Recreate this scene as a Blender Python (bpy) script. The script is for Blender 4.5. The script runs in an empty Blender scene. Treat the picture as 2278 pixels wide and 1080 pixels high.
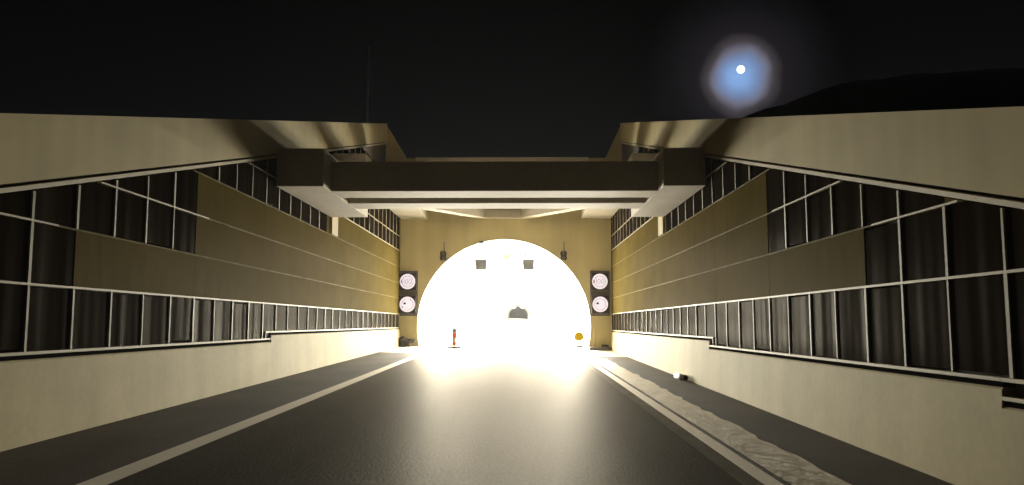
import bpy, math, random
from mathutils import Vector, Matrix
random.seed(7)
R = math.radians
SC = bpy.context.scene
COL = SC.collection

# ------------------------------------------------------------------ camera
EYE = 1.70
cam_d = bpy.data.cameras.new('camera')
cam = bpy.data.objects.new('camera', cam_d)
COL.objects.link(cam)
cam_d.sensor_width = 36.0
cam_d.lens = 36.0 * 1800.0 / 2278.0
cam_d.clip_start = 0.05
cam_d.clip_end = 9000.0
cam.location = (0.0, 0.0, EYE)
cam.rotation_euler = (R(90) + math.atan(181 / 1800), 0.0, math.atan(18 / 1800))
SC.camera = cam

def aim(px, py):
    """unit direction of a point of the night sky, from its bearing in the photograph"""
    v = Vector(((px - 1139) / 1800, (540 - py) / 1800, -1.0))
    return (cam.rotation_euler.to_matrix() @ v).normalized()

MOON_DIR = aim(1648, 155)
HALO_DIR = aim(1650, 170)

# ------------------------------------------------------------------ world: night sky, moon corona in thin cloud
world = bpy.data.worlds.new('World')
SC.world = world
world.use_nodes = True
wt = world.node_tree
wt.nodes.clear()
def wn(t, **k):
    n = wt.nodes.new(t)
    for a, b in k.items():
        setattr(n, a, b)
    return n
wl = wt.links.new
out = wn('ShaderNodeOutputWorld')
sky = wn('ShaderNodeTexSky', sky_type='NISHITA', sun_disc=False, sun_elevation=R(-9.0),
         sun_rotation=R(20), altitude=300)
bg_sky = wn('ShaderNodeBackground')
bg_sky.inputs['Strength'].default_value = 0.10
wl(sky.outputs[0], bg_sky.inputs[0])
tc = wn('ShaderNodeTexCoord')
nz = wn('ShaderNodeTexNoise')
nz.inputs['Scale'].default_value = 18.0
nz.inputs['Detail'].default_value = 4.0
wl(tc.outputs['Generated'], nz.inputs['Vector'])
sub = wn('ShaderNodeVectorMath', operation='SUBTRACT')
wl(nz.outputs['Color'], sub.inputs[0]); sub.inputs[1].default_value = (0.5, 0.5, 0.5)
scl = wn('ShaderNodeVectorMath', operation='SCALE'); scl.inputs['Scale'].default_value = 0.02
wl(sub.outputs[0], scl.inputs[0])
add = wn('ShaderNodeVectorMath', operation='ADD')
wl(tc.outputs['Generated'], add.inputs[0]); wl(scl.outputs[0], add.inputs[1])
dist = wn('ShaderNodeVectorMath', operation='DISTANCE')
wl(add.outputs[0], dist.inputs[0]); dist.inputs[1].default_value = HALO_DIR
mr = wn('ShaderNodeMapRange')
mr.inputs['From Min'].default_value = 0.0; mr.inputs['From Max'].default_value = 0.112
wl(dist.outputs['Value'], mr.inputs['Value'])
cr = wn('ShaderNodeValToRGB')
els = cr.color_ramp.elements
stops = [(0.00, (0.26, 0.44, 0.80)), (0.10, (0.22, 0.38, 0.70)), (0.20, (0.17, 0.24, 0.42)),
         (0.275, (0.15, 0.15, 0.20)), (0.34, (0.055, 0.048, 0.055)), (0.44, (0.012, 0.010, 0.012)),
         (0.70, (0.004, 0.004, 0.005)), (1.0, (0.0, 0.0, 0.0))]
els[0].position, els[1].position = 0.0, 1.0
for p_, c_ in stops[1:-1]:
    els.new(p_)
for e_, (p_, c_) in zip(els, stops):
    e_.position = p_; e_.color = (*c_, 1)
wl(mr.outputs[0], cr.inputs[0])
bg_halo = wn('ShaderNodeBackground')
wl(cr.outputs[0], bg_halo.inputs[0])
# faint glow of the night air, stronger towards the horizon
sep = wn('ShaderNodeSeparateXYZ'); wl(tc.outputs['Generated'], sep.inputs[0])
mr2 = wn('ShaderNodeMapRange')
mr2.inputs['From Min'].default_value = 0.10; mr2.inputs['From Max'].default_value = 0.42
mr2.inputs['To Min'].default_value = 0.0040; mr2.inputs['To Max'].default_value = 0.0
wl(sep.outputs['Z'], mr2.inputs['Value'])
bg_air = wn('ShaderNodeBackground'); bg_air.inputs[0].default_value = (0.95, 0.95, 1.05, 1)
wl(mr2.outputs[0], bg_air.inputs['Strength'])
a1 = wn('ShaderNodeAddShader'); a2 = wn('ShaderNodeAddShader')
wl(bg_sky.outputs[0], a1.inputs[0]); wl(bg_halo.outputs[0], a1.inputs[1])
wl(a1.outputs[0], a2.inputs[0]); wl(bg_air.outputs[0], a2.inputs[1])
wl(a2.outputs[0], out.inputs[0])

# moonlight
sun_d = bpy.data.lights.new('moonlight', 'SUN')
sun_d.energy = 0.2
sun_d.angle = R(0.5)
sun_d.color = (0.75, 0.85, 1.0)
sun = bpy.data.objects.new('moonlight', sun_d)
COL.objects.link(sun)
sun.rotation_euler = (-MOON_DIR).to_track_quat('-Z', 'Y').to_euler()
sun.location = (20, 30, 40)

# ------------------------------------------------------------------ exposure
SC.view_settings.view_transform = 'Standard'
SC.view_settings.look = 'None'
SC.view_settings.exposure = 0.0
SC.view_settings.gamma = 1.0
SC.render.engine = 'CYCLES'
SC.cycles.use_denoising = True
SC.cycles.max_bounces = 8
SC.cycles.diffuse_bounces = 4
SC.cycles.glossy_bounces = 4
SC.cycles.sample_clamp_indirect = 8.0
SC.cycles.caustics_reflective = False
SC.cycles.caustics_refractive = False

# tunnel lighting: candle-power of the lamps (counter-beam lamps shining out of the portal)
LAMP_COL = (1.0, 0.935, 0.76)
LAMP_W = 1340.0

# ------------------------------------------------------------------ helpers
def mat(name, col, rough=0.7, metal=0.0, noise=None, bump=None, emis=None, spec=0.5, gloss=0.0, fresnel=False):
    m = bpy.data.materials.new(name)
    m.use_nodes = True
    t = m.node_tree
    b = t.nodes['Principled BSDF']
    b.inputs['Base Color'].default_value = (*col, 1)
    b.inputs['Roughness'].default_value = rough
    b.inputs['Metallic'].default_value = metal
    b.inputs['Specular IOR Level'].default_value = spec
    geo = t.nodes.new('ShaderNodeNewGeometry')
    def mapped(sc):
        mp = t.nodes.new('ShaderNodeMapping')
        mp.inputs['Scale'].default_value = sc
        t.links.new(geo.outputs['Position'], mp.inputs[0])
        return mp
    if noise:
        layers = noise if isinstance(noise, list) else [noise]
        prev = None
        for sc, amt, detail in layers:
            n = t.nodes.new('ShaderNodeTexNoise')
            n.inputs['Scale'].default_value = 1.0
            n.inputs['Detail'].default_value = detail
            t.links.new(mapped(sc).outputs[0], n.inputs['Vector'])
            r = t.nodes.new('ShaderNodeMapRange')
            r.inputs['From Min'].default_value = 0.3; r.inputs['From Max'].default_value = 0.7
            r.inputs['To Min'].default_value = 1 - amt; r.inputs['To Max'].default_value = 1 + amt * 0.6
            t.links.new(n.outputs['Fac'], r.inputs['Value'])
            if prev is None:
                prev = r.outputs[0]
            else:
                mm = t.nodes.new('ShaderNodeMath'); mm.operation = 'MULTIPLY'
                t.links.new(prev, mm.inputs[0]); t.links.new(r.outputs[0], mm.inputs[1])
                prev = mm.outputs[0]
        vm = t.nodes.new('ShaderNodeVectorMath'); vm.operation = 'SCALE'
        vm.inputs[0].default_value = col
        t.links.new(prev, vm.inputs['Scale'])
        t.links.new(vm.outputs[0], b.inputs['Base Color'])
    if bump:
        prevn = None
        for sc, dist_, detail in (bump if isinstance(bump, list) else [bump]):
            n = t.nodes.new('ShaderNodeTexNoise')
            n.inputs['Scale'].default_value = 1.0
            n.inputs['Detail'].default_value = detail
            t.links.new(mapped(sc).outputs[0], n.inputs['Vector'])
            bp = t.nodes.new('ShaderNodeBump')
            bp.inputs['Strength'].default_value = 1.0
            bp.inputs['Distance'].default_value = dist_
            t.links.new(n.outputs['Fac'], bp.inputs['Height'])
            if prevn:
                t.links.new(prevn, bp.inputs['Normal'])
            prevn = bp.outputs[0]
        t.links.new(prevn, b.inputs['Normal'])
    if gloss:
        dif = t.nodes.new('ShaderNodeBsdfDiffuse'); glo = t.nodes.new('ShaderNodeBsdfGlossy')
        glo.inputs['Color'].default_value = (1, 0.95, 0.88, 1); glo.inputs['Roughness'].default_value = rough
        mx = t.nodes.new('ShaderNodeMixShader'); mx.inputs[0].default_value = gloss
        if fresnel:
            fn = t.nodes.new('ShaderNodeFresnel'); fn.inputs[0].default_value = 1.45
            fm = t.nodes.new('ShaderNodeMath'); fm.operation = 'MULTIPLY'; fm.inputs[1].default_value = gloss
            t.links.new(fn.outputs[0], fm.inputs[0]); t.links.new(fm.outputs[0], mx.inputs[0])
        for src_, dst in ((b.inputs['Base Color'], dif.inputs['Color']), (b.inputs['Normal'], dif.inputs['Normal']), (b.inputs['Normal'], glo.inputs['Normal'])):
            if src_.links:
                t.links.new(src_.links[0].from_socket, dst)
            elif dst.name == 'Color':
                dst.default_value = (*col, 1)
        t.links.new(dif.outputs[0], mx.inputs[1]); t.links.new(glo.outputs[0], mx.inputs[2])
        t.links.new(mx.outputs[0], t.nodes['Material Output'].inputs['Surface'])
    if emis:
        b.inputs['Emission Color'].default_value = (*emis[0], 1)
        b.inputs['Emission Strength'].default_value = emis[1]
    return m

M = {
 'barrier': mat('barrier_concrete', (0.54, 0.46, 0.265), 0.75, spec=0.12,
                noise=[((0.5, 0.5, 0.9), 0.13, 4), ((2.2, 1.3, 0.12), 0.10, 3), ((9, 9, 9), 0.05, 2)],
                bump=((9, 9, 9), 0.0012, 3)),
 'coping': mat('coping_concrete', (0.44, 0.367, 0.20), 0.8, spec=0.12,
               noise=[((0.4, 0.35, 0.6), 0.12, 4), ((3, 2.0, 0.15), 0.07, 3)], bump=((8, 8, 8), 0.0012, 3)),
 'wall': mat('retaining_concrete', (0.07, 0.062, 0.05), 0.85, noise=((1, 1, 1), 0.2, 3)),
 'beam': mat('beam_concrete', (0.64, 0.575, 0.475), 0.8, spec=0.12,
             noise=[((0.6, 0.6, 0.6), 0.12, 4), ((8, 8, 8), 0.06, 2)], bump=((9, 9, 9), 0.0015, 3)),
 'portal': mat('portal_concrete', (0.72, 0.615, 0.35), 0.8, spec=0.15,
               noise=[((0.5, 0.5, 0.5), 0.10, 4), ((1.5, 1.5, 0.15), 0.08, 3)], bump=((9, 9, 9), 0.0015, 3)),
 'lining': mat('tunnel_lining', (0.80, 0.79, 0.74), 0.6, noise=((0.3, 0.2, 0.3), 0.05, 3)),
 'panel': mat('dark_cladding', (0.014, 0.0100, 0.0068), 0.24, gloss=0.0018,
              noise=((3.0, 1.8, 0.12), 0.5, 2),
              bump=[((3.0, 1.9, 0.07), 0.045, 1), ((2, 1.2, 1.4), 0.006, 2)]),
 'smooth': mat('olive_cladding', (0.094, 0.071, 0.020), 0.42, gloss=0.0024,
               noise=[((0.6, 0.5, 0.9), 0.10, 3), ((6, 5, 0.3), 0.05, 2)], bump=((5, 3, 2), 0.006, 2)),
 'smoothrail': mat('olive_rail', (0.17, 0.135, 0.055), 0.8, spec=0.02, noise=((3, 2.5, 3), 0.35, 3)),
 'post': mat('pale_post_metal', (0.27, 0.235, 0.16), 0.6, 0.0, spec=0.1, noise=((5, 5, 2.2), 0.45, 3)),
 'rail': mat('pale_rail_metal', (0.46, 0.40, 0.28), 0.6, 0.0, spec=0.1, noise=((2, 1.5, 2), 0.2, 3)),
 'asphalt': mat('asphalt', (0.052, 0.050, 0.046), 0.53, gloss=0.21, fresnel=True,
                noise=[((0.5, 0.12, 1), 0.25, 4), ((1.3, 0.02, 1), 0.22, 2), ((60, 40, 60), 0.3, 2), ((24, 9, 1), 0.30, 3)],
                bump=[((70, 70, 70), 0.004, 2), ((26, 12, 1), 0.005, 2), ((1.2, 0.3, 1), 0.01, 2)]),
 'walk': mat('shoulder_asphalt', (0.095, 0.078, 0.058), 0.75, spec=0.035,
             noise=[((0.7, 0.4, 1), 0.25, 4), ((45, 45, 45), 0.3, 2)], bump=((60, 60, 60), 0.006, 2)),
 'glare_road': mat('pale_glare_road', (0.52, 0.50, 0.43), 0.6, spec=0.3,  # paleness imitates glare at the mouth and bounces lamp light
              noise=[((0.4, 0.15, 1), 0.15, 4), ((30, 30, 30), 0.12, 2)], bump=((40, 40, 40), 0.003, 2)),
 'paint': mat('road_paint', (0.82, 0.80, 0.76), 0.5, gloss=0.9,
              noise=[((3, 0.8, 1), 0.18, 4), ((50, 50, 50), 0.18, 2)], bump=((60, 60, 60), 0.003, 2)),
 'oldpaint': mat('worn_strip', (0.17, 0.155, 0.13), 0.5, gloss=0.12, noise=[((6, 1.2, 1), 0.35, 4), ((50, 50, 50), 0.2, 2)]),
 'gutter': mat('gutter_concrete', (0.62, 0.60, 0.54), 0.5, gloss=0.8,
               noise=[((2.5, 0.8, 1), 0.55, 5), ((9, 3, 9), 0.35, 4), ((30, 20, 20), 0.15, 2)], bump=[((12, 6, 4), 0.012, 4), ((3, 1.2, 1), 0.03, 3)]),
 'black': mat('black_plastic', (0.018, 0.014, 0.013), 0.5),
 'housing': mat('sign_housing', (0.020, 0.012, 0.014), 0.5),
 'board': mat('sign_board', (0.12, 0.10, 0.085), 0.6),
 'led': mat('led_disc', (0.5, 0.5, 0.5), 0.5, emis=((0.90, 0.80, 0.92), 0.80)),
 'led_ring': mat('led_rim', (0.5, 0.45, 0.45), 0.5, emis=((0.95, 0.82, 0.86), 0.78)),
 'ledmark': mat('led_mark', (0.3, 0.25, 0.3), 0.5, emis=((0.50, 0.42, 0.54), 0.30)),
 'ledblack': mat('led_unlit', (0.02, 0.02, 0.03), 0.5),
 'lens': mat('dull_lens', (0.16, 0.13, 0.06), 0.3),
 'laneboard': mat('lane_signal_face', (0.022, 0.022, 0.022), 0.8, noise=((40, 40, 40), 0.1, 1)),
 'grey': mat('grey_metal', (0.25, 0.25, 0.25), 0.5, 0.3),
 'orange': mat('orange_sheeting', (0.55, 0.075, 0.012), 0.7, spec=0.05),
 'white': mat('white_sheeting', (0.75, 0.74, 0.70), 0.5),
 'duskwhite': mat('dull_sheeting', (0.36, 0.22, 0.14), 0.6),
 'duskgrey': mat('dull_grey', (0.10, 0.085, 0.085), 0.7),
 'rubber_and_shade': mat('rubber_and_shade', (0.012, 0.012, 0.012), 0.9, spec=0.0),  # also the black used for shade in the rail gap and pipe bore
 'yellow': mat('yellow_sheeting', (0.58, 0.38, 0.015), 0.8, spec=0.0),
 'darkyellow': mat('dark_yellow_rim', (0.22, 0.15, 0.02), 0.5),
 'sack': mat('dark_sacking', (0.035, 0.030, 0.020), 0.85, noise=((8, 8, 8), 0.4, 3), bump=((20, 20, 20), 0.02, 3)),
 'soil': mat('hillside_grass', (0.030, 0.034, 0.018), 0.95, noise=((0.05, 0.05, 0.05), 0.4, 4)),
 'lamp': mat('lamp_lens', (0.8, 0.8, 0.8), 0.4, emis=((1.0, 0.92, 0.75), 12.0)),
 'lampbody': mat('lamp_body', (0.45, 0.45, 0.45), 0.5, 0.4),
 'moon': mat('moon_disc', (0.5, 0.5, 0.5), 1.0, emis=((0.86, 0.95, 1.0), 3.0)),
 'mast': mat('mast_paint', (0.85, 0.85, 0.85), 0.6),
}

def link(o, parent=None):
    COL.objects.link(o)
    if parent is not None:
        o.parent = parent
    return o
def mesh_obj(name, verts, faces, m, parent=None, smooth=False):
    me = bpy.data.meshes.new(name)
    me.from_pydata([tuple(v) for v in verts], [], faces)
    me.validate(); me.update()
    me.materials.append(M[m])
    if smooth:
        for p in me.polygons:
            p.use_smooth = True
    return link(bpy.data.objects.new(name, me), parent)
def again(src, loc, parent=None, name=None):
    o = src.copy()
    if name:
        o.name = name
    o.location = loc
    return link(o, parent)
def tag(o, label, cat, group=None):
    o['label'] = label; o['category'] = cat
    if group:
        o['group'] = group
    return o
def empty(name, loc, label, cat, group=None):
    o = bpy.data.objects.new(name, None)
    o.empty_display_size = 0.2
    o.location = loc
    link(o)
    return tag(o, label, cat, group)
def structure(o):
    o['kind'] = 'structure'
    return o
def prism(name, poly, axis, a0, a1, m, parent=None, bev=0.0):
    """poly: 2-D outline in the two other axes (in x,y,z order); extruded along axis from a0 to a1"""
    n = len(poly)
    def P(u, v, a):
        return {'x': (a, u, v), 'y': (u, a, v), 'z': (u, v, a)}[axis]
    vs = [P(u, v, a0) for u, v in poly] + [P(u, v, a1) for u, v in poly]
    fs = [tuple(range(n)), tuple(range(2 * n - 1, n - 1, -1))]
    fs += [(i, i + n, (i + 1) % n + n, (i + 1) % n) for i in range(n)]
    o = mesh_obj(name, vs, fs, m, parent)
    fix(o)
    if bev:
        bevel(o, bev)
    return o
def fix(o):
    import bmesh
    b = bmesh.new(); b.from_mesh(o.data)
    bmesh.ops.recalc_face_normals(b, faces=b.faces)
    b.to_mesh(o.data); b.free()
def bevel(o, w, seg=2):
    import bmesh
    b = bmesh.new(); b.from_mesh(o.data)
    bmesh.ops.bevel(b, geom=list(b.edges), offset=w, segments=seg, profile=0.5, affect='EDGES', clamp_overlap=True)
    b.to_mesh(o.data); b.free()
def box(name, x0, x1, y0, y1, z0, z1, m, parent=None, bev=0.0):
    return prism(name, [(x0, y0), (x1, y0), (x1, y1), (x0, y1)], 'z', z0, z1, m, parent, bev)
def clip(poly, f):
    """keep the part of a 2-D outline where f >= 0"""
    res = []
    for i in range(len(poly)):
        a, b = poly[i], poly[(i + 1) % len(poly)]
        fa, fb = f(a), f(b)
        if fa >= 0:
            res.append(a)
        if (fa < 0) != (fb < 0):
            t = fa / (fa - fb)
            res.append((a[0] + t * (b[0] - a[0]), a[1] + t * (b[1] - a[1])))
    return res
def tube(name, p0, p1, r0, r1, m, parent=None, seg=12, smooth=True):
    p0, p1 = Vector(p0), Vector(p1)
    d = (p1 - p0).normalized()
    s = d.orthogonal().normalized(); t = d.cross(s)
    vs, fs = [], []
    for p, r in ((p0, r0), (p1, r1)):
        for k in range(seg):
            a = 2 * math.pi * k / seg
            vs.append(p + r * (math.cos(a) * s + math.sin(a) * t))
    for k in range(seg):
        fs.append((k, (k + 1) % seg, (k + 1) % seg + seg, k + seg))
    fs.append(tuple(range(seg - 1, -1, -1))); fs.append(tuple(range(seg, 2 * seg)))
    o = mesh_obj(name, vs, fs, m, parent)
    for p in o.data.polygons[:seg]:
        p.use_smooth = smooth
    return o
def ring_xz(name, cx, cz, y0, y1, ro, ri, m, parent, seg=40, sx=1.0, a0=0.0, a1=360.0):
    vs, fs = [], []
    full = abs(a1 - a0 - 360) < 1e-6
    n = seg if full else seg + 1
    for k in range(n):
        a = R(a0 + (a1 - a0) * k / seg)
        c, s = math.cos(a) * sx, math.sin(a)
        vs += [(cx + ro * c, y0, cz + ro * s), (cx + ri * c if sx == 1 else cx + (ro * sx - (ro - ri)) / (ro * sx) * ro * c, y0, cz + ri * s),
               (cx + ro * c, y1, cz + ro * s), (cx + ri * c if sx == 1 else cx + (ro * sx - (ro - ri)) / (ro * sx) * ro * c, y1, cz + ri * s)]
    for k in range(seg):
        i, j = 4 * k, 4 * ((k + 1) % n)
        fs += [(i, j, j + 1, i + 1), (i + 2, i + 3, j + 3, j + 2), (i, i + 2, j + 2, j), (i + 1, j + 1, j + 3, i + 3)]
    o = mesh_obj(name, vs, fs, m, parent); fix(o)
    return o
def disc_xz(name, cx, cz, y0, y1, r, m, parent=None, seg=40):
    poly = [(cx + r * math.cos(2 * math.pi * k / seg), cz + r * math.sin(2 * math.pi * k / seg)) for k in range(seg)]
    return prism(name, poly, 'y', y0, y1, m, parent)

# ------------------------------------------------------------------ layout of the place (metres)
PY = 41.7                    # face of the tunnel portal
TX, TZ, TR = -0.83, 1.61, 4.44   # axis of the round tunnel at the portal, radius
CLIMB, CROSS = 0.0111, 0.0184
def gz(x, y):
    return CLIMB * y - CROSS * (x + 0.75)
def zb(y):                   # underside of the sloping coping
    return 3.36 + 0.2466 * (y - 9.47)
def zt(y):
    return 4.20 + 0.2466 * (y - 9.39)

def sheet(name, x0, x1, y0, y1, dz, m, nx=1, ny=1, jag=None):
    vs, fs = [], []
    for j in range(ny + 1):
        y = y0 + (y1 - y0) * j / ny
        for i in range(nx + 1):
            x = x0 + (x1 - x0) * i / nx
            if jag and i == nx:
                x += jag(y)
            vs.append((x, y, gz(x, y) + dz))
    for j in range(ny):
        for i in range(nx):
            a = j * (nx + 1) + i
            fs.append((a, a + 1, a + nx + 2, a + nx + 1))
    return mesh_obj(name, vs, fs, m)

# ------------------------------------------------------------------ ground, road and markings
g = mesh_obj('ground', [(-420, -120, -1.5), (420, -120, -1.5), (420, 430, -1.5), (-420, 430, -1.5)], [(0, 1, 2, 3)], 'soil')
structure(g)
GLARE_Y = 35.0                    # from here the road is coloured pale, for mouth glare and bounced light
structure(sheet('road', -4.30, 2.53, -10, GLARE_Y, 0.0, 'asphalt', 6, 120))
structure(sheet('pavement', -6.5, -4.30, -10, GLARE_Y, 0.0, 'walk', 2, 30))
structure(sheet('pavement', 2.53, 5.0, -10, GLARE_Y, 0.0, 'walk', 2, 30))
structure(sheet('tunnel_road', -6.5, 5.0, GLARE_Y, 420, 0.0, 'glare_road', 4, 90))
structure(sheet('road_marking', -4.28, -3.99, -10, 300, 0.006, 'paint', 1, 60))
structure(sheet('road_marking', 2.53, 2.74, -10, 300, 0.006, 'paint', 1, 60))
structure(sheet('worn_strip', 2.30, 2.525, -10, PY, 0.004, 'oldpaint', 1, 40))
rj = [random.uniform(-0.05, 0.05) for _ in range(400)]
def jag(y):
    k = (y + 20) * 2.2
    i = int(k); f = k - i
    f = f * f * (3 - 2 * f)
    return rj[i] * (1 - f) + rj[i + 1] * f
structure(sheet('gutter', 2.82, 3.46, -10, 33.0, 0.005, 'gutter', 2, 400, jag))

# ------------------------------------------------------------------ hillside (dark, moon behind)
def hill():
    # a wooded spur rising to the right behind the cutting
    ridge = [(-300, 14), (-60, 16), (40, 40), (52, 52), (60, 57.4), (67, 59.5), (73.4, 62.1), (80.3, 64.5), (87.9, 66.9), (95, 67.6), (108, 69),
             (145, 71), (220, 72), (400, 66)]
    def rh(x):
        for (xa, za), (xb, zb_) in zip(ridge, ridge[1:]):
            if xa <= x <= xb:
                return za + (zb_ - za) * (x - xa) / (xb - xa)
        return 14
    nx, ny = 140, 16
    vs, fs = [], []
    for j in range(ny + 1):
        y = 140 + 160 * j / ny
        u = abs(y - 220) / 80
        for i in range(nx + 1):
            x = -300 + 700 * i / nx
            h = rh(x) * max(0.0, 1 - u * u) * (1 + 0.004 * math.sin(x * 0.31 + j) + 0.003 * math.sin(x * 0.77 + 2 * j))
            z = -2 + h + 2 * (1 - u * u)
            if abs(x) < 16:
                z = max(z, 10.5)          # ground over the tunnel
            vs.append((x, y, z))
    for j in range(ny):
        for i in range(nx):
            a = j * (nx + 1) + i
            fs.append((a, a + 1, a + nx + 2, a + nx + 1))
    o = mesh_obj('hill', vs, fs, 'soil', smooth=True)
    structure(o)
hill()
# earth behind the walls, rising with the coping, and over the tunnel
for s, xw in ((-1, -6.75), (1, 5.25)):
    vs, fs = [], []
    for j in range(24):
        y = -12 + 3.0 * j
        for i in range(8):
            x = xw + s * (0 if i == 0 else 4.0 * i)
            z = min(zt(min(y, 39)) - 0.25, 9.0) - 0.15 * i + 0.08 * math.sin(i * 2 + j * 1.3)
            vs.append((x, y, max(z, -1.4)))
    for j in range(23):
        for i in range(7):
            a = j * 8 + i
            fs.append((a, a + 1, a + 9, a + 8))
    structure(mesh_obj('embankment', vs, fs, 'soil'))
vs, fs = [], []
for j in range(12):
    for i in range(12):
        vs.append((-40 + 7 * i, 43.2 + 32 * j, 8.6 + 0.3 * j + 0.2 * math.sin(i + 2 * j)))
for j in range(11):
    for i in range(11):
        a = j * 12 + i
        fs.append((a, a + 1, a + 13, a + 12))
structure(mesh_obj('embankment', vs, fs, 'soil'))

# ------------------------------------------------------------------ retaining walls
ROWS = [2.20, 3.01, 3.78, 4.61, 5.37, 6.18, 6.99, 7.80, 8.61]
def retaining_wall(s, X, foot, phase, pitch, base, dark_to, label):
    """s: -1 left, +1 right; X: face of the cladding; base: [(y0, y1, top of barrier)]"""
    top = empty('retaining_wall', (X, 0, 0), label, 'wall')
    top.location = (0, 0, 0)
    def xs(d):               # d metres behind the cladding face
        return X + s * d
    # core
    poly = [(-10, -1.2), (43.0, -1.2), (43.0, zt(36.6) - 0.1), (36.6, zt(36.6) - 0.1), (0, zt(0) - 0.05), (-10, 1.2)]
    prism('core_wall', poly, 'x', xs(0.14), xs(0.55), 'wall', top)
    # barrier blocks with a battered face
    for y0, y1, zt_ in base:
        n = 1
        for k in range(n):
            ya, yb = y0 + (y1 - y0) * k / n, y0 + (y1 - y0) * (k + 1) / n
            g0, g1 = gz(X, ya) - 0.35, gz(X, yb) - 0.35
            tt = zt_ - 0.075
            vs = []
            for y, gg in ((ya, g0), (yb, g1)):
                g_ = gz(X, y)
                vs += [(foot, y, gg), (foot, y, g_), (foot + s * 0.058 * (tt - 0.02 - g_), y, tt - 0.02), (foot + s * (0.058 * (tt - g_) + 0.02), y, tt),
                       (xs(0.137), y, tt), (xs(0.137), y, gg)]
            fs = [tuple(range(6)), tuple(range(11, 5, -1))] + [(i, i + 6, (i + 1) % 6 + 6, (i + 1) % 6) for i in range(6)]
            o = mesh_obj('barrier_block', vs, fs, 'barrier', top); fix(o)
        # rail on the barrier, pale, over a gap filled black for shade
        box('base_rail', *sorted((xs(-0.035), xs(0.06))), y0 + 0.004, y1 - 0.004, zt_ - 0.018, zt_ + 0.022, 'rail', top, 0.004)
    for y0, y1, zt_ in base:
        box('gap_shade', *sorted((xs(-0.014), xs(0.13))), y0 + 0.002, y1 - 0.002, zt_ - 0.0735, zt_ - 0.0195, 'rubber_and_shade', top)  # black strip in the gap, put there as its shade
    for i in range(1, len(base)):
        y0 = base[i][0]
        za, zb_ = base[i - 1][2], base[i][2]
        box('rail_step', *sorted((xs(-0.03), xs(0.05))), y0 - 0.42, y0 - 0.39, za + 0.022, zb_ + 0.022, 'rail', top)
        box('base_rail', *sorted((xs(-0.034), xs(0.055))), y0 - 0.42, y0 + 0.003, zb_ - 0.017, zb_ + 0.021, 'rail', top)
    def base_at(y):
        for y0, y1, z in base:
            if y0 <= y < y1:
                return z
        return base[-1][2]
    # cladding rows
    posts = []
    n0 = math.floor((1.0 - phase) / pitch)
    ys = [phase + pitch * k for k in range(n0, 60) if phase + pitch * k < PY + 0.9]
    shared = {}
    lev = [None] + ROWS
    for r in range(len(ROWS)):
        lo_, hi = lev[r], lev[r + 1]
        smooth_run = None
        for k in range(len(ys) - 1):
            y0, y1 = ys[k], min(ys[k + 1], PY - 0.02)
            if y1 - y0 < 0.1:
                continue
            lo = base_at(0.5 * (y0 + y1)) + 0.024 if lo_ is None else lo_ + 0.016
            z1 = hi - 0.016
            ym = 0.5 * (y0 + y1)
            if r == 4 and ym > 26.2:          # the wall steps up behind the cross beams
                z1 = 5.45 - 0.016
            if r == 5 and ym > 26.2:
                lo = 5.45 + 0.016
            limit = dark_to[r]
            is_dark = limit[0] <= ym <= limit[1] or (len(limit) > 2 and limit[2] <= ym <= limit[3])
            if r == 4 and ym > 26.2:
                is_dark = False
            if not is_dark:
                # large smooth sheets, four bays each
                if smooth_run is None:
                    smooth_run = [y0, y1, lo, z1, 1]
                elif smooth_run[4] < 4 and abs(smooth_run[3] - z1) < 1e-6 and abs(smooth_run[2] - lo) < 1e-6:
                    smooth_run[1] = y1; smooth_run[4] += 1
                else:
                    smooth_panel(top, xs, smooth_run); smooth_run = [y0, y1, lo, z1, 1]
                continue
            if smooth_run:
                smooth_panel(top, xs, smooth_run); smooth_run = None
            poly = [(y0 + 0.022, lo), (y1 - 0.022, lo), (y1 - 0.022, z1), (y0 + 0.022, z1)]
            whole = all(p[1] <= zb(p[0]) - 0.13 for p in poly)
            if whole:
                key = (round(z1 - lo, 3), round(y1 - y0, 3))
                if key not in shared:
                    pl = [(0.022, 0), (y1 - y0 - 0.022, 0), (y1 - y0 - 0.022, z1 - lo), (0.022, z1 - lo)]
                    o = prism('cladding_panel', pl, 'x', xs(0.012), xs(0.10), 'panel', top, 0.006)
                    shared[key] = o
                    o.location = (0, y0, lo)
                else:
                    o = again(shared[key], (0, y0, lo), top, 'cladding_panel')
                o.rotation_euler = (0, random.uniform(-0.006, 0.006), random.uniform(-0.006, 0.006) * 0)
            else:
                pl = clip(poly, lambda p: zb(p[0]) - 0.13 - p[1])
                if len(pl) >= 3 and max(p[1] for p in pl) - min(p[1] for p in pl) > 0.05:
                    prism('cladding_panel', pl, 'x', xs(0.012), xs(0.10), 'panel', top)
                else:
                    continue
            # post at the near edge of the bay
            zp = min(z1 + 0.01, zb(y0) - 0.14)
            if zp - lo > 0.08:
                posts.append((y0, lo, zp))
        if smooth_run:
            smooth_panel(top, xs, smooth_run)
        # row rail on top of this row
        ya = max(ys[0], (hi - 3.36 + 0.14) / 0.2466 + 9.47) if r > 0 else ys[0]
        yb = PY - 0.03
        if r == 4:
            yb = 26.2
        if ya < yb - 0.2 and r < 6:
            run = 1 * pitch if r in (1, 2, 3) else 4 * pitch
            y = ya
            while y < yb - 0.05:
                ye = min(y + run, yb)
                smooth_here = not (dark_to[r][0] <= (y + ye) / 2 <= dark_to[r][1])
                w = 0.012 if r else 0.015
                if smooth_here:
                    box('row_rail', *sorted((xs(0.001), xs(0.045))), y + 0.002, ye, hi - 0.013, hi + 0.013, 'smoothrail', top)
                else:
                    box('row_rail', *sorted((xs(-0.022), xs(0.045))), y + 0.004, ye, hi - w, hi + w, 'rail', top)
                y = ye
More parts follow.
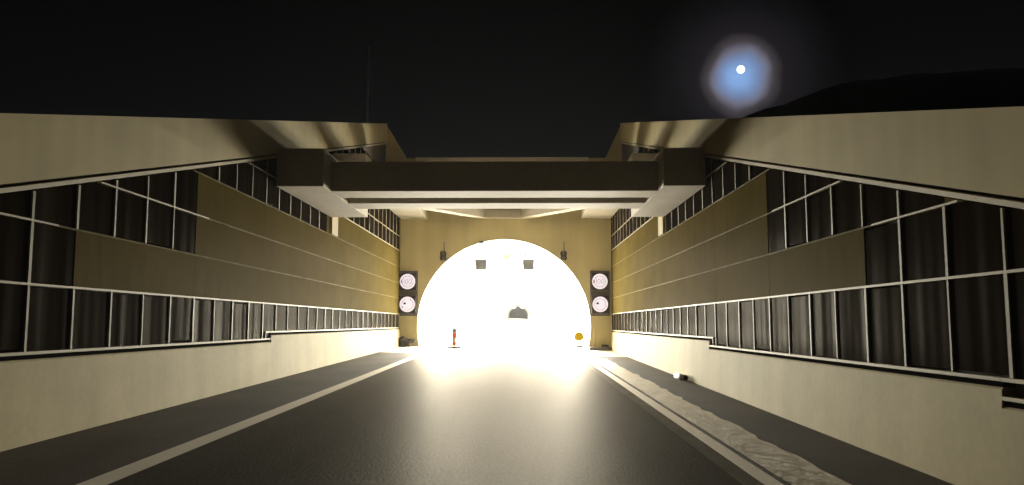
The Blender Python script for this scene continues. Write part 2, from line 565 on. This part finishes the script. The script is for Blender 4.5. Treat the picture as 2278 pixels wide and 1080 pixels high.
    box('row_rail', *sorted((xs(-0.022), xs(0.045))), 27.2, PY - 0.03, 5.436, 5.464, 'rail', top)
    for y0, lo, zp in posts:
        w = random.uniform(0.017, 0.030)
        box('post', *sorted((xs(-0.012), xs(0.05))), y0 - w, y0 + w, lo, zp, 'post', top)
    # pilaster where the wall steps up
    box('pilaster', *sorted((xs(-0.05), xs(0.13))), 26.25, 27.1, 4.63, 6.58, 'coping', top)
    # rail under the coping, then the coping itself
    def strip(name, off0, off1, x0, x1, m, ya, yb):
        poly = [(ya, zb(ya) + off0), (yb, zb(yb) + off0), (yb, zb(yb) + off1), (ya, zb(ya) + off1)]
        return prism(name, poly, 'x', x0, x1, m, top)
    y = 2.0
    while y < 36.5:
        ye = min(y + 17.4, 36.6)
        strip('coping_rail', -0.11, -0.05, xs(-0.045), xs(0.06), 'rail', y, ye)
        c = strip('coping_block', 0.0, zt(0) - zb(0), xs(-0.075), xs(0.62), 'coping', y, ye)
        y = ye
    return top
def smooth_panel(top, xs, run):
    y0, y1, lo, z1, n = run
    poly = [(y0 + 0.004, lo), (y1 - 0.004, lo), (y1 - 0.004, z1), (y0 + 0.004, z1)]
    pl = clip(poly, lambda p: zb(p[0]) - 0.13 - p[1])
    if len(pl) >= 3:
        prism('smooth_panel', pl, 'x', xs(0.006), xs(0.10), 'smooth', top)

ALL = (-20, 99)
DARK_L = [ALL, (-20, 11.2), (-20, 15.42), (-20, 15.42), ALL, ALL, ALL, ALL, ALL]
DARK_R = [ALL, (-20, 11.06), (8.9, 15.32), (8.9, 15.32), ALL, ALL, ALL, ALL, ALL]
retaining_wall(-1, -6.2, -6.10, 10.14, 1.04, [(-10, 20.1, 1.33), (20.1, PY - 0.01, 1.50)], DARK_L,
               'left wall with dark and olive cladding, pale barrier and sloping concrete coping')
retaining_wall(1, 4.7, 4.61, 7.86, 1.066, [(-10, 8.0, 0.98), (8.0, 20.2, 1.16), (20.2, PY - 0.01, 1.36)], DARK_R,
               'right wall with dark and olive cladding, pale barrier and sloping concrete coping')

# ------------------------------------------------------------------ cross beams carried on corbels
fr = empty('strut_frame', (0, 20.3, 0), 'grey concrete cross beams on corbels spanning the cutting before the tunnel', 'frame')
fr.location = (0, 0, 0)
box('corbel', -6.19, -4.98, 20.2, 26.2, 5.17, 6.15, 'beam', fr, 0.02)
box('corbel', 3.62, 4.69, 20.2, 26.2, 5.17, 6.15, 'beam', fr, 0.02)
box('beam', -4.985, 3.625, 21.0, 22.15, 5.172, 5.96, 'beam', fr, 0.015)
box('beam', -4.985, 3.625, 23.15, 24.3, 5.172, 6.02, 'beam', fr, 0.015)
box('beam', -5.095, 3.695, 27.6, 28.6, 6.6, 7.25, 'beam', fr, 0.015)
box('beam', -6.15, 4.65, 32.2, 33.2, 7.3, 8.2, 'beam', fr, 0.015)
box('bearing_block', -6.19, -5.1, 26.24, 36.48, 6.95, 7.298, 'beam', fr)
box('bearing_block', 3.7, 4.69, 26.24, 36.48, 6.95, 7.298, 'beam', fr)

# ------------------------------------------------------------------ portal
po = empty('tunnel_portal', (TX, PY, 0), 'olive concrete tunnel portal with round white glowing mouth', 'tunnel')
po.location = (0, 0, 0)
def arch_pts(r, n=64):
    # from the left foot over the crown to the right foot
    zf = 0.0
    a0 = math.pi + math.asin((TZ - zf) / r)
    a1 = -math.asin((TZ - zf) / r)
    return [(TX + r * math.cos(a0 + (a1 - a0) * k / n), TZ + r * math.sin(a0 + (a1 - a0) * k / n)) for k in range(n + 1)]
def headwall(y0, y1, x0, x1, z1):
    pts = arch_pts(TR)
    n = len(pts)
    outer = []
    for k, (x, z) in enumerate(pts):
        # project from the axis onto the rectangle
        dx, dz = x - TX, z - TZ
        t = 1e9
        if dx > 1e-6: t = min(t, (x1 - TX) / dx)
        if dx < -1e-6: t = min(t, (x0 - TX) / dx)
        if dz > 1e-6: t = min(t, (z1 - TZ) / dz)
        outer.append((TX + t * dx, max(TZ + t * dz, -0.6)))
    outer[0] = (x0, -0.6); outer[-1] = (x1, -0.6)
    # make the two upper corners exact
    for cx in (x0, x1):
        k = min(range(n), key=lambda q: (outer[q][0] - cx) ** 2 + (outer[q][1] - z1) ** 2)
        outer[k] = (cx, z1)
    vs, fs = [], []
    for y in (y0, y1):
        for a, b in zip(pts, outer):
            vs += [(a[0], y, a[1]), (b[0], y, b[1])]
    h = 2 * n
    for k in range(n - 1):
        a, b, c, d = 2 * k, 2 * k + 1, 2 * k + 3, 2 * k + 2
        fs += [(a, b, c, d), (a + h, d + h, c + h, b + h), (a, d, d + h, a + h), (b, b + h, c + h, c)]
    o = mesh_obj('headwall', vs, fs, 'portal', po); fix(o)
headwall(PY, PY + 0.55, -6.35, 4.85, 9.3)
# dark seam between headwall and the thin collar of the lining
vs, fs = [], []
pts = arch_pts(TR - 0.004)
ny = 90
for j in range(ny + 1):
    y = PY - 0.03 + (420 - PY) * (j / ny) ** 1.6
    dz = CLIMB * (y - PY)
    for x, z in pts:
        vs.append((x, y, z + dz))
n = len(pts)
for j in range(ny):
    for k in range(n - 1):
        a = j * n + k
        fs.append((a, a + 1, a + n + 1, a + n))
tl_ = mesh_obj('tunnel_lining', vs, fs, 'lining', po, smooth=True)
# end of the straight stretch
prism('tunnel_end', [(-6, 2), (4.5, 2), (4.5, 12), (-6, 12)], 'y', 419, 419.5, 'lining', po)
# roof over the portal: side slabs, front parapet and bracing struts
SZ = 7.12
box('side_slab', -6.19, -4.8, 36.5, PY - 0.004, SZ, SZ + 0.5, 'beam', po)
box('side_slab', 3.15, 4.69, 36.5, PY - 0.004, SZ, SZ + 0.5, 'beam', po)
box('parapet_beam', -4.796, 3.146, 36.5, 37.7, SZ + 0.003, 9.30, 'beam', po, 0.02)
def strut(xa, ya, xb, yb, w):
    d = Vector((xb - xa, yb - ya)).normalized(); nrm = Vector((-d.y, d.x)) * w / 2
    poly = [(xa + nrm.x, ya + nrm.y), (xb + nrm.x, yb + nrm.y), (xb - nrm.x, yb - nrm.y), (xa - nrm.x, ya - nrm.y)]
    prism('bracing_strut', poly, 'z', SZ + 0.004, SZ + 0.42, 'beam', po)
strut(-4.6, 37.65, -1.9, 41.45, 0.55)
strut(2.95, 37.65, 0.25, 41.45, 0.55)
box('bracing_strut', -1.95, 0.3, 41.2, PY - 0.005, SZ + 0.002, SZ + 0.4, 'beam', po)
# gussets where the copings end against the parapet
for s, xa, xb in ((-1, -6.19, -5.25), (1, 4.69, 3.95)):
    z1 = zt(36.5)
    prism('end_gusset', [(xa, SZ + 0.51), (xb, SZ + 0.51), (xb, 9.32), (xa, z1)], 'y', 36.62, 37.4, 'coping', po)
    xm = -4.79 if s < 0 else 3.14
    box('parapet_end', *sorted((xb + s * -0.003, xm)), 36.64, 37.6, SZ + 0.51, 9.29, 'coping', po)

# ------------------------------------------------------------------ tunnel lamps
def tunnel_lamp(x, z, y, power, src, group, label):
    zz = z + CLIMB * (y - PY)
    e = empty('tunnel_lamp', (x, y, zz), label, 'lamp', group)
    out_ = Vector((x - TX, 0, z - TZ)).normalized()
    e.rotation_euler = (0, math.atan2(out_.x, out_.z), 0)       # its back to the lining
    if src is None:
        box('lamp_housing', -0.2, 0.2, -0.30, 0.30, 0.02, 0.14, 'lampbody', e, 0.02)
        box('lens', -0.17, 0.17, -0.312, -0.302, 0.03, 0.13, 'lamp', e)
        box('bracket', -0.05, 0.05, -0.05, 0.05, 0.14, 0.36, 'lampbody', e)
    else:
        for ch in src.children:
            if ch.type == 'MESH':
                link(ch.copy(), e)
    ld = bpy.data.lights.new('lamp_light', 'AREA')
    ld.shape = 'RECTANGLE'; ld.size = 0.34; ld.size_y = 0.10
    ld.energy = power
    ld.color = LAMP_COL
    lo = bpy.data.objects.new('lamp_light', ld)
    link(lo, e)
    lo.location = (0, -0.33, 0.08)
    lo.rotation_euler = (R(-90 if y < 100 else (-40 if y < 330 else 50)), 0, 0)      # shines against the traffic, towards the portal
    return e
src = None
ZONES = [(44.6, 0.95), (50.0, 1.1), (58.0, 1.15), (72.0, 1.1), (92.0, 1.2), (110.0, 4.0), (128.0, 4.0), (148.0, 4.0), (170.0, 4.0), (195.0, 4.0), (225.0, 4.0), (260.0, 4.0), (300.0, 4.0), (345.0, 5.0)]
ROWS_L = [('crown', 64, 0.6, 'warm white lamp fixed under the crown inside the glowing tunnel'),
          ('upper side', 17, 1.0, 'added warm white lamp at mid height on the tunnel side wall, lighting the cutting outside'),  # both side rows are added to light soffits and walls outside the mouth
          ('lower side', -9, 1.8, 'added warm white lamp low on the tunnel side wall, lighting the soffits outside')]
LOW = {44.6: 0.45, 50.0: 0.7, 58.0: 1.0, 72.0: 1.35, 92.0: 1.6}     # the added low rows are strongest deeper in
for y, k in ZONES:
    for row, ang, kk, label in ROWS_L:
        if y > 100 and row != 'crown':
            continue
        for sgn in (-1, 1):
            rr = TR - 0.34
            x = TX + sgn * rr * math.cos(R(ang)); z = TZ + rr * math.sin(R(ang))
            e = tunnel_lamp(x, z, y, LAMP_W * k * (1.0 if y > 100 else kk * LOW.get(y, 1.0) if row == 'lower side' else kk), src, 'tunnel lamps, ' + row + ' rows', label)
            src = src or e

# ------------------------------------------------------------------ signs at the portal
def sign_board(x0, x1, label):
    o = box('sign_board', x0, x1, PY - 0.06, PY - 0.004, 2.10, 4.42, 'board', None, 0.01)
    tag(o, label, 'board')
sign_board(-6.195, -5.27, 'dull brown backing board left of the tunnel mouth behind two round signs')
sign_board(3.60, 4.60, 'dull brown backing board right of the tunnel mouth behind two round signs')
YS = PY - 0.06
def led_sign(cx, cz, kind, label):
    e = empty('led_sign', (cx, YS, cz), label, 'sign')
    box('housing', -0.44, 0.44, -0.20, -0.002, -0.44, 0.44, 'housing', e, 0.015)
    dsp = disc_xz('display', 0, 0, -0.212, -0.203, 0.345, 'led', e)
    ring_xz('rim', 0, 0, -0.222, -0.203, 0.395, 0.346, 'led_ring', e)
    if kind[0] == '100':
        ring_xz('printed_ring', 0, 0, -0.219, -0.2125, 0.300, 0.268, 'ledmark', dsp, a0=kind[1], a1=kind[2])
        box('digit', -0.19, -0.162, -0.217, -0.2125, -0.12, 0.13, 'ledmark', dsp)
        ring_xz('digit', -0.045, 0.005, -0.217, -0.2125, 0.125, 0.095, 'ledmark', dsp, 28, 0.62)
        ring_xz('digit', 0.135, 0.005, -0.217, -0.2125, 0.125, 0.095, 'ledmark', dsp, 28, 0.62)
        ring_xz('dark_arc', 0, 0, -0.219, -0.2125, 0.335, 0.302, 'ledblack', dsp, 10, 1.0, 168, 194)
    else:
        for a0, a1 in kind[1]:
            ring_xz('printed_ring', 0, 0, -0.219, -0.2125, 0.305, 0.275, 'ledmark', dsp, 20, 1.0, a0, a1)
        prism('car_symbol', [(-0.20, 0.0), (-0.06, 0.0), (-0.06, 0.06), (-0.085, 0.065), (-0.10, 0.115), (-0.165, 0.115), (-0.18, 0.065), (-0.20, 0.06)],
              'y', -0.219, -0.2125, 'ledblack', dsp)
        if len(kind) > 2:
            for a0, a1 in kind[2]:
                ring_xz('dark_arc', 0, 0, -0.2195, -0.2125, 0.32, 0.262, 'ledblack', dsp, 6, 1.0, a0, a1)
led_sign(-5.77, 3.86, ('100', 10, 350), 'upper round white lit sign with digits, left of the tunnel mouth')
led_sign(-5.77, 2.69, ('no', [(-110, 50), (110, 170)], [(52, 62), (200, 214)]), 'lower round white lit sign with dark spot, left of the tunnel mouth')
led_sign(4.08, 3.86, ('100', 0, 360), 'upper round white lit sign with digits, right of the tunnel mouth')
led_sign(4.09, 2.69, ('no', [(0, 359.9)]), 'lower round white lit sign with dark spot, right of the tunnel mouth')

def signal(cx, cz, label):
    e = empty('signal_lamp', (cx, PY, cz), label, 'signal', None)
    box('backplate', -0.13, 0.13, -0.10, -0.004, -0.21, 0.21, 'board', e, 0.02)
    for dz in (0.115, -0.115):
        tube('lens', (0, -0.135, dz), (0, -0.102, dz), 0.062, 0.062, 'lens', e, 20)
        ring_xz('hood', 0, dz, -0.26, -0.101, 0.165, 0.115, 'black', e, 20, 1.0, -50, 75)
        ring_xz('hood', 0, dz, -0.26, -0.101, 0.165, 0.115, 'black', e, 20, 1.0, 110, 232)
    tube('conduit', (0.03, -0.03, 0.21), (0.03, -0.03, 0.75), 0.016, 0.016, 'board', e, 8)
signal(-3.96, 5.18, 'small dark two-lamp signal on the headwall, left of the crown')
signal(2.24, 5.18, 'small dark two-lamp signal on the headwall, right of the crown')

def lane_signal(cx, label, extra):
    y = 45.2
    e = empty('lane_signal', (cx, y, 5.0), label, 'signal')
    box('board', -0.29, 0.29, -0.06, 0.06, -0.29, 0.29, 'laneboard', e, 0.01)
    ring = [(-0.29, -0.25), (0.25, 0.29)]
    box('edge_frame', -0.295, -0.262, -0.085, -0.061, -0.29, 0.29, 'black', e)
    box('edge_frame', 0.262, 0.295, -0.085, -0.061, -0.29, 0.29, 'black', e)
    for dx in (-0.32, 0.31):
        X = cx + dx
        top = TZ + math.sqrt(TR ** 2 - (X - TX) ** 2) + CLIMB * 3.5 - 5.0 - 0.01
        tube('hanger', (dx, 0, -0.02), (dx, 0, top), 0.022, 0.022, 'grey', e, 8)
        box('hanger_clip', *sorted((dx, math.copysign(0.28, dx))), -0.02, 0.02, 0.10, 0.14, 'grey', e)
    if extra:
        box('small_camera', -0.20, -0.09, -0.18, 0.08, 0.50, 0.60, 'black', e, 0.01)
        box('camera_arm', -0.32, -0.15, -0.015, 0.015, 0.60, 0.63, 'black', e)
lane_signal(-2.19, 'dark square lane signal hanging inside the tunnel, left of centre', False)
lane_signal(0.47, 'dark square lane signal hanging inside the tunnel, right of centre', True)

# crown fittings
e = empty('crown_bracket', (-2.02, PY, 5.90), 'tiny dark bracket on the edge of the crown, left of centre', 'bracket')
box('plate', -0.10, 0.14, -0.09, -0.035, -0.06, 0.05, 'black', e, 0.01)
box('arm', 0.08, 0.16, -0.12, -0.03, -0.11, -0.05, 'black', e)
e = empty('hanging_rod', (-0.40, 47.0, 6.05), 'slim grey rod hanging from the tunnel crown near its middle', 'rod')
tube('rod', (0, 0, 0.03), (0, 0, -1.32), 0.028, 0.02, 'grey', e, 10)
box('ceiling_plate', -0.08, 0.08, -0.08, 0.08, 0.0, 0.03, 'grey', e)
e = empty('crown_camera', (-0.78, 46.0, 5.75), 'pale camera housing under the tunnel crown', 'camera')
box('body', -0.20, 0.24, -0.25, 0.25, -0.42, -0.05, 'white', e, 0.03)
tube('stem', (-0.16, 0, -0.05), (-0.16, 0, 0.33), 0.03, 0.03, 'grey', e, 10)
tube('side_bar', (-0.24, -0.1, 0.1), (-0.24, -0.1, -0.45), 0.018, 0.018, 'grey', e, 8)

# ------------------------------------------------------------------ small things on the ground
def on(x, y):
    return (x, y, gz(x, y))
e = empty('striped_beacon', on(-3.24, 40.0), 'orange and white striped beacon on a dark foot before the tunnel', 'beacon')
prism('foot', [(-0.24, -0.10), (-0.14, -0.17), (0.14, -0.17), (0.24, -0.10), (0.24, 0.10), (0.14, 0.17), (-0.14, 0.17), (-0.24, 0.10)], 'z', 0.0, 0.09, 'rubber_and_shade', e, 0.012)
tube('stem', (0, 0.0, 0.05), (0, 0.0, 0.20), 0.03, 0.03, 'orange', e, 10)
panel = [(-0.078, 0.14), (0.07, 0.14), (0.085, 0.95), (0.07, 0.99), (-0.055, 0.99), (-0.07, 0.95)]
prism('blade', panel, 'y', -0.02, 0.02, 'duskwhite', e)
def stripe(z0, z1, m):
    pl = [(-0.20, z0 - 0.08), (0.20, z0 + 0.12), (0.20, z1 + 0.12), (-0.20, z1 - 0.08)]
    for f in (lambda p: p[0] + 0.074, lambda p: 0.074 - p[0], lambda p: p[1] - 0.145, lambda p: 0.94 - p[1]):
        pl = clip(pl, f)
    if len(pl) > 2:
        prism('stripe', pl, 'y', -0.026, -0.021, m, e)
stripe(0.12, 0.28, 'orange'); stripe(0.50, 0.72, 'orange')
prism('grey_cap', [(-0.068, 0.80), (0.076, 0.80), (0.076, 0.985), (-0.06, 0.985)], 'y', -0.030, -0.0265, 'duskgrey', e)

e.scale = (1.35, 1.2, 1.0)
e = empty('yellow_sign', on(2.97, 41.2), 'round yellow sign on a low stand inside the right edge of the mouth', 'sign')
disc_xz('disc', 0, 0.60, -0.02, 0.0, 0.175, 'yellow', e, 32)
ring_xz('rim', 0, 0.60, -0.03, -0.0, 0.215, 0.176, 'darkyellow', e, 32)
tube('pole', (0, 0.025, 0.0), (0, 0.025, 0.98), 0.016, 0.012, 'duskgrey', e, 10)
box('plate', -0.17, 0.17, -0.012, 0.005, 0.12, 0.22, 'duskgrey', e, 0.004)
box('foot', -0.2, 0.2, -0.1, 0.15, 0.0, 0.03, 'white', e, 0.008)

e.scale = (1.15, 1.0, 1.12)
e = empty('corner_plinth', on(4.05, 41.3), 'low dark concrete plinth at the foot of the right headwall', 'plinth')
box('block', -0.56, 0.55, -0.3, 0.38, -0.08, 0.16, 'board', e, 0.03)
e = empty('slim_post', (3.80, 41.40, gz(3.8, 41.4) + 0.155), 'slim pale post standing on the right plinth', 'post')
tube('shaft', (0, 0, 0), (0, 0, 1.02), 0.035, 0.025, 'coping', e, 12)
box('foot', -0.06, 0.06, -0.06, 0.06, 0, 0.02, 'coping', e)

def lumpy(name, loc, size, label, cat, blobs):
    """a slumped bundle: one mesh from merged, creased lumps"""
    import bmesh
    from mathutils import noise
    b = bmesh.new()
    for (x, y, z, r, sx, sz) in blobs:
        res = bmesh.ops.create_icosphere(b, subdivisions=3, radius=r, matrix=Matrix.Translation((x, y, z)) @ Matrix.Diagonal((sx, 1.0, sz, 1)))
    for v in b.verts:
        nn = noise.noise_vector(v.co * 5.5) * 0.09 + noise.noise_vector(v.co * 14) * 0.03
        v.co += nn
        v.co.z = max(v.co.z, 0.0)
    me = bpy.data.meshes.new(name)
    b.to_mesh(me); b.free()
    me.materials.append(M['sack'])
    for p in me.polygons:
        p.use_smooth = True
    o = bpy.data.objects.new(name, me)
    o.location = loc
    link(o)
    rm = o.modifiers.new('remesh', 'REMESH'); rm.mode = 'VOXEL'; rm.voxel_size = 0.025; rm.use_smooth_shade = True
    tag(o, label, cat)
    return o
lumpy('dark_bundle', on(-5.88, 41.15), 1, 'dark slumped bundle lying at the foot of the left headwall', 'bundle',
      [(-0.10, 0, 0.20, 0.28, 1.0, 1.1), (0.12, 0.03, 0.22, 0.22, 1.2, 0.9), (0.42, 0.05, 0.30, 0.13, 1.3, 0.8)])
lumpy('dark_bundle', (4.25, 41.38, gz(4.25, 41.4) + 0.155), 1, 'small dark bundle lying on the right plinth', 'bundle',
      [(0, 0, 0.07, 0.10, 1.5, 0.8), (0.13, 0.02, 0.05, 0.08, 1.3, 0.7)])

e = empty('drain_pipe', on(4.50, 22.3), 'short white pipe with dark open end at the foot of right barrier', 'pipe')
def pipe(z, r, ri, y0, y1):
    seg = 20
    vs, fs = [], []
    for (y, rr) in ((y0, r), (y1, r), (y1, ri), (y0, ri)):
        for k in range(seg):
            a = 2 * math.pi * k / seg
            vs.append((rr * math.cos(a), y, z + rr * math.sin(a)))
    for q in range(4):
        for k in range(seg):
            fs.append((q * seg + k, q * seg + (k + 1) % seg, ((q + 1) % 4) * seg + (k + 1) % seg, ((q + 1) % 4) * seg + k))
    o = mesh_obj('pipe_shell', vs, fs, 'white', e, True); fix(o)
    disc_xz('bore_shade', 0, z, y0 + 0.03, y0 + 0.05, ri, 'rubber_and_shade', e, 20)  # black disc stands in for the shade inside the open bore
pipe(0.085, 0.085, 0.070, 0, 0.95)
e.rotation_euler = (0, 0, R(4))

e = empty('marker_stub', on(-4.62, 42.6), 'tiny grey marker stub on the left kerb inside the tunnel', 'marker')
tube('stub', (0, 0, 0), (0, 0, 0.22), 0.05, 0.035, 'grey', e, 10)
tube('cap', (0, 0, 0.22), (0, 0, 0.25), 0.04, 0.03, 'white', e, 10)

# ------------------------------------------------------------------ mast above the left wall, moon
e = empty('mast', (-9.72, 50.0, 8.3), 'thin grey mast standing above the left wall against the black sky', 'mast')
tube('lower_pole', (0, 0, 0), (0.05, 0, 5.4), 0.10, 0.08, 'mast', e, 10)
tube('upper_pole', (0.055, 0, 5.35), (0.115, 0, 11.05), 0.075, 0.05, 'mast', e, 10)

import bmesh
b = bmesh.new()
bmesh.ops.create_uvsphere(b, u_segments=32, v_segments=16, radius=6000 * 8.2 / 1800)
me = bpy.data.meshes.new('moon'); b.to_mesh(me); b.free()
me.materials.append(M['moon'])
for p in me.polygons:
    p.use_smooth = True
mo = bpy.data.objects.new('moon', me)
mo.location = Vector((0, 0, EYE)) + MOON_DIR * 6000
link(mo)
tag(mo, 'small white full moon with a bluish halo in the black sky', 'moon')

# ------------------------------------------------------------------ damp night air
HAZE = 0.00011
hz = box('haze', -430, 430, -130, 440, -3.0, 88.0, 'black')
hz['kind'] = 'stuff'
hm = bpy.data.materials.new('night_air'); hm.use_nodes = True
ht = hm.node_tree; ht.nodes.clear()
ho = ht.nodes.new('ShaderNodeOutputMaterial'); hv = ht.nodes.new('ShaderNodeVolumePrincipled')
hv.inputs['Color'].default_value = (0.95, 0.95, 0.95, 1)
hv.inputs['Density'].default_value = HAZE
hv.inputs['Anisotropy'].default_value = 0.5
ht.links.new(hv.outputs[0], ho.inputs['Volume'])
hz.data.materials.clear(); hz.data.materials.append(hm)
SC.cycles.volume_bounces = 0
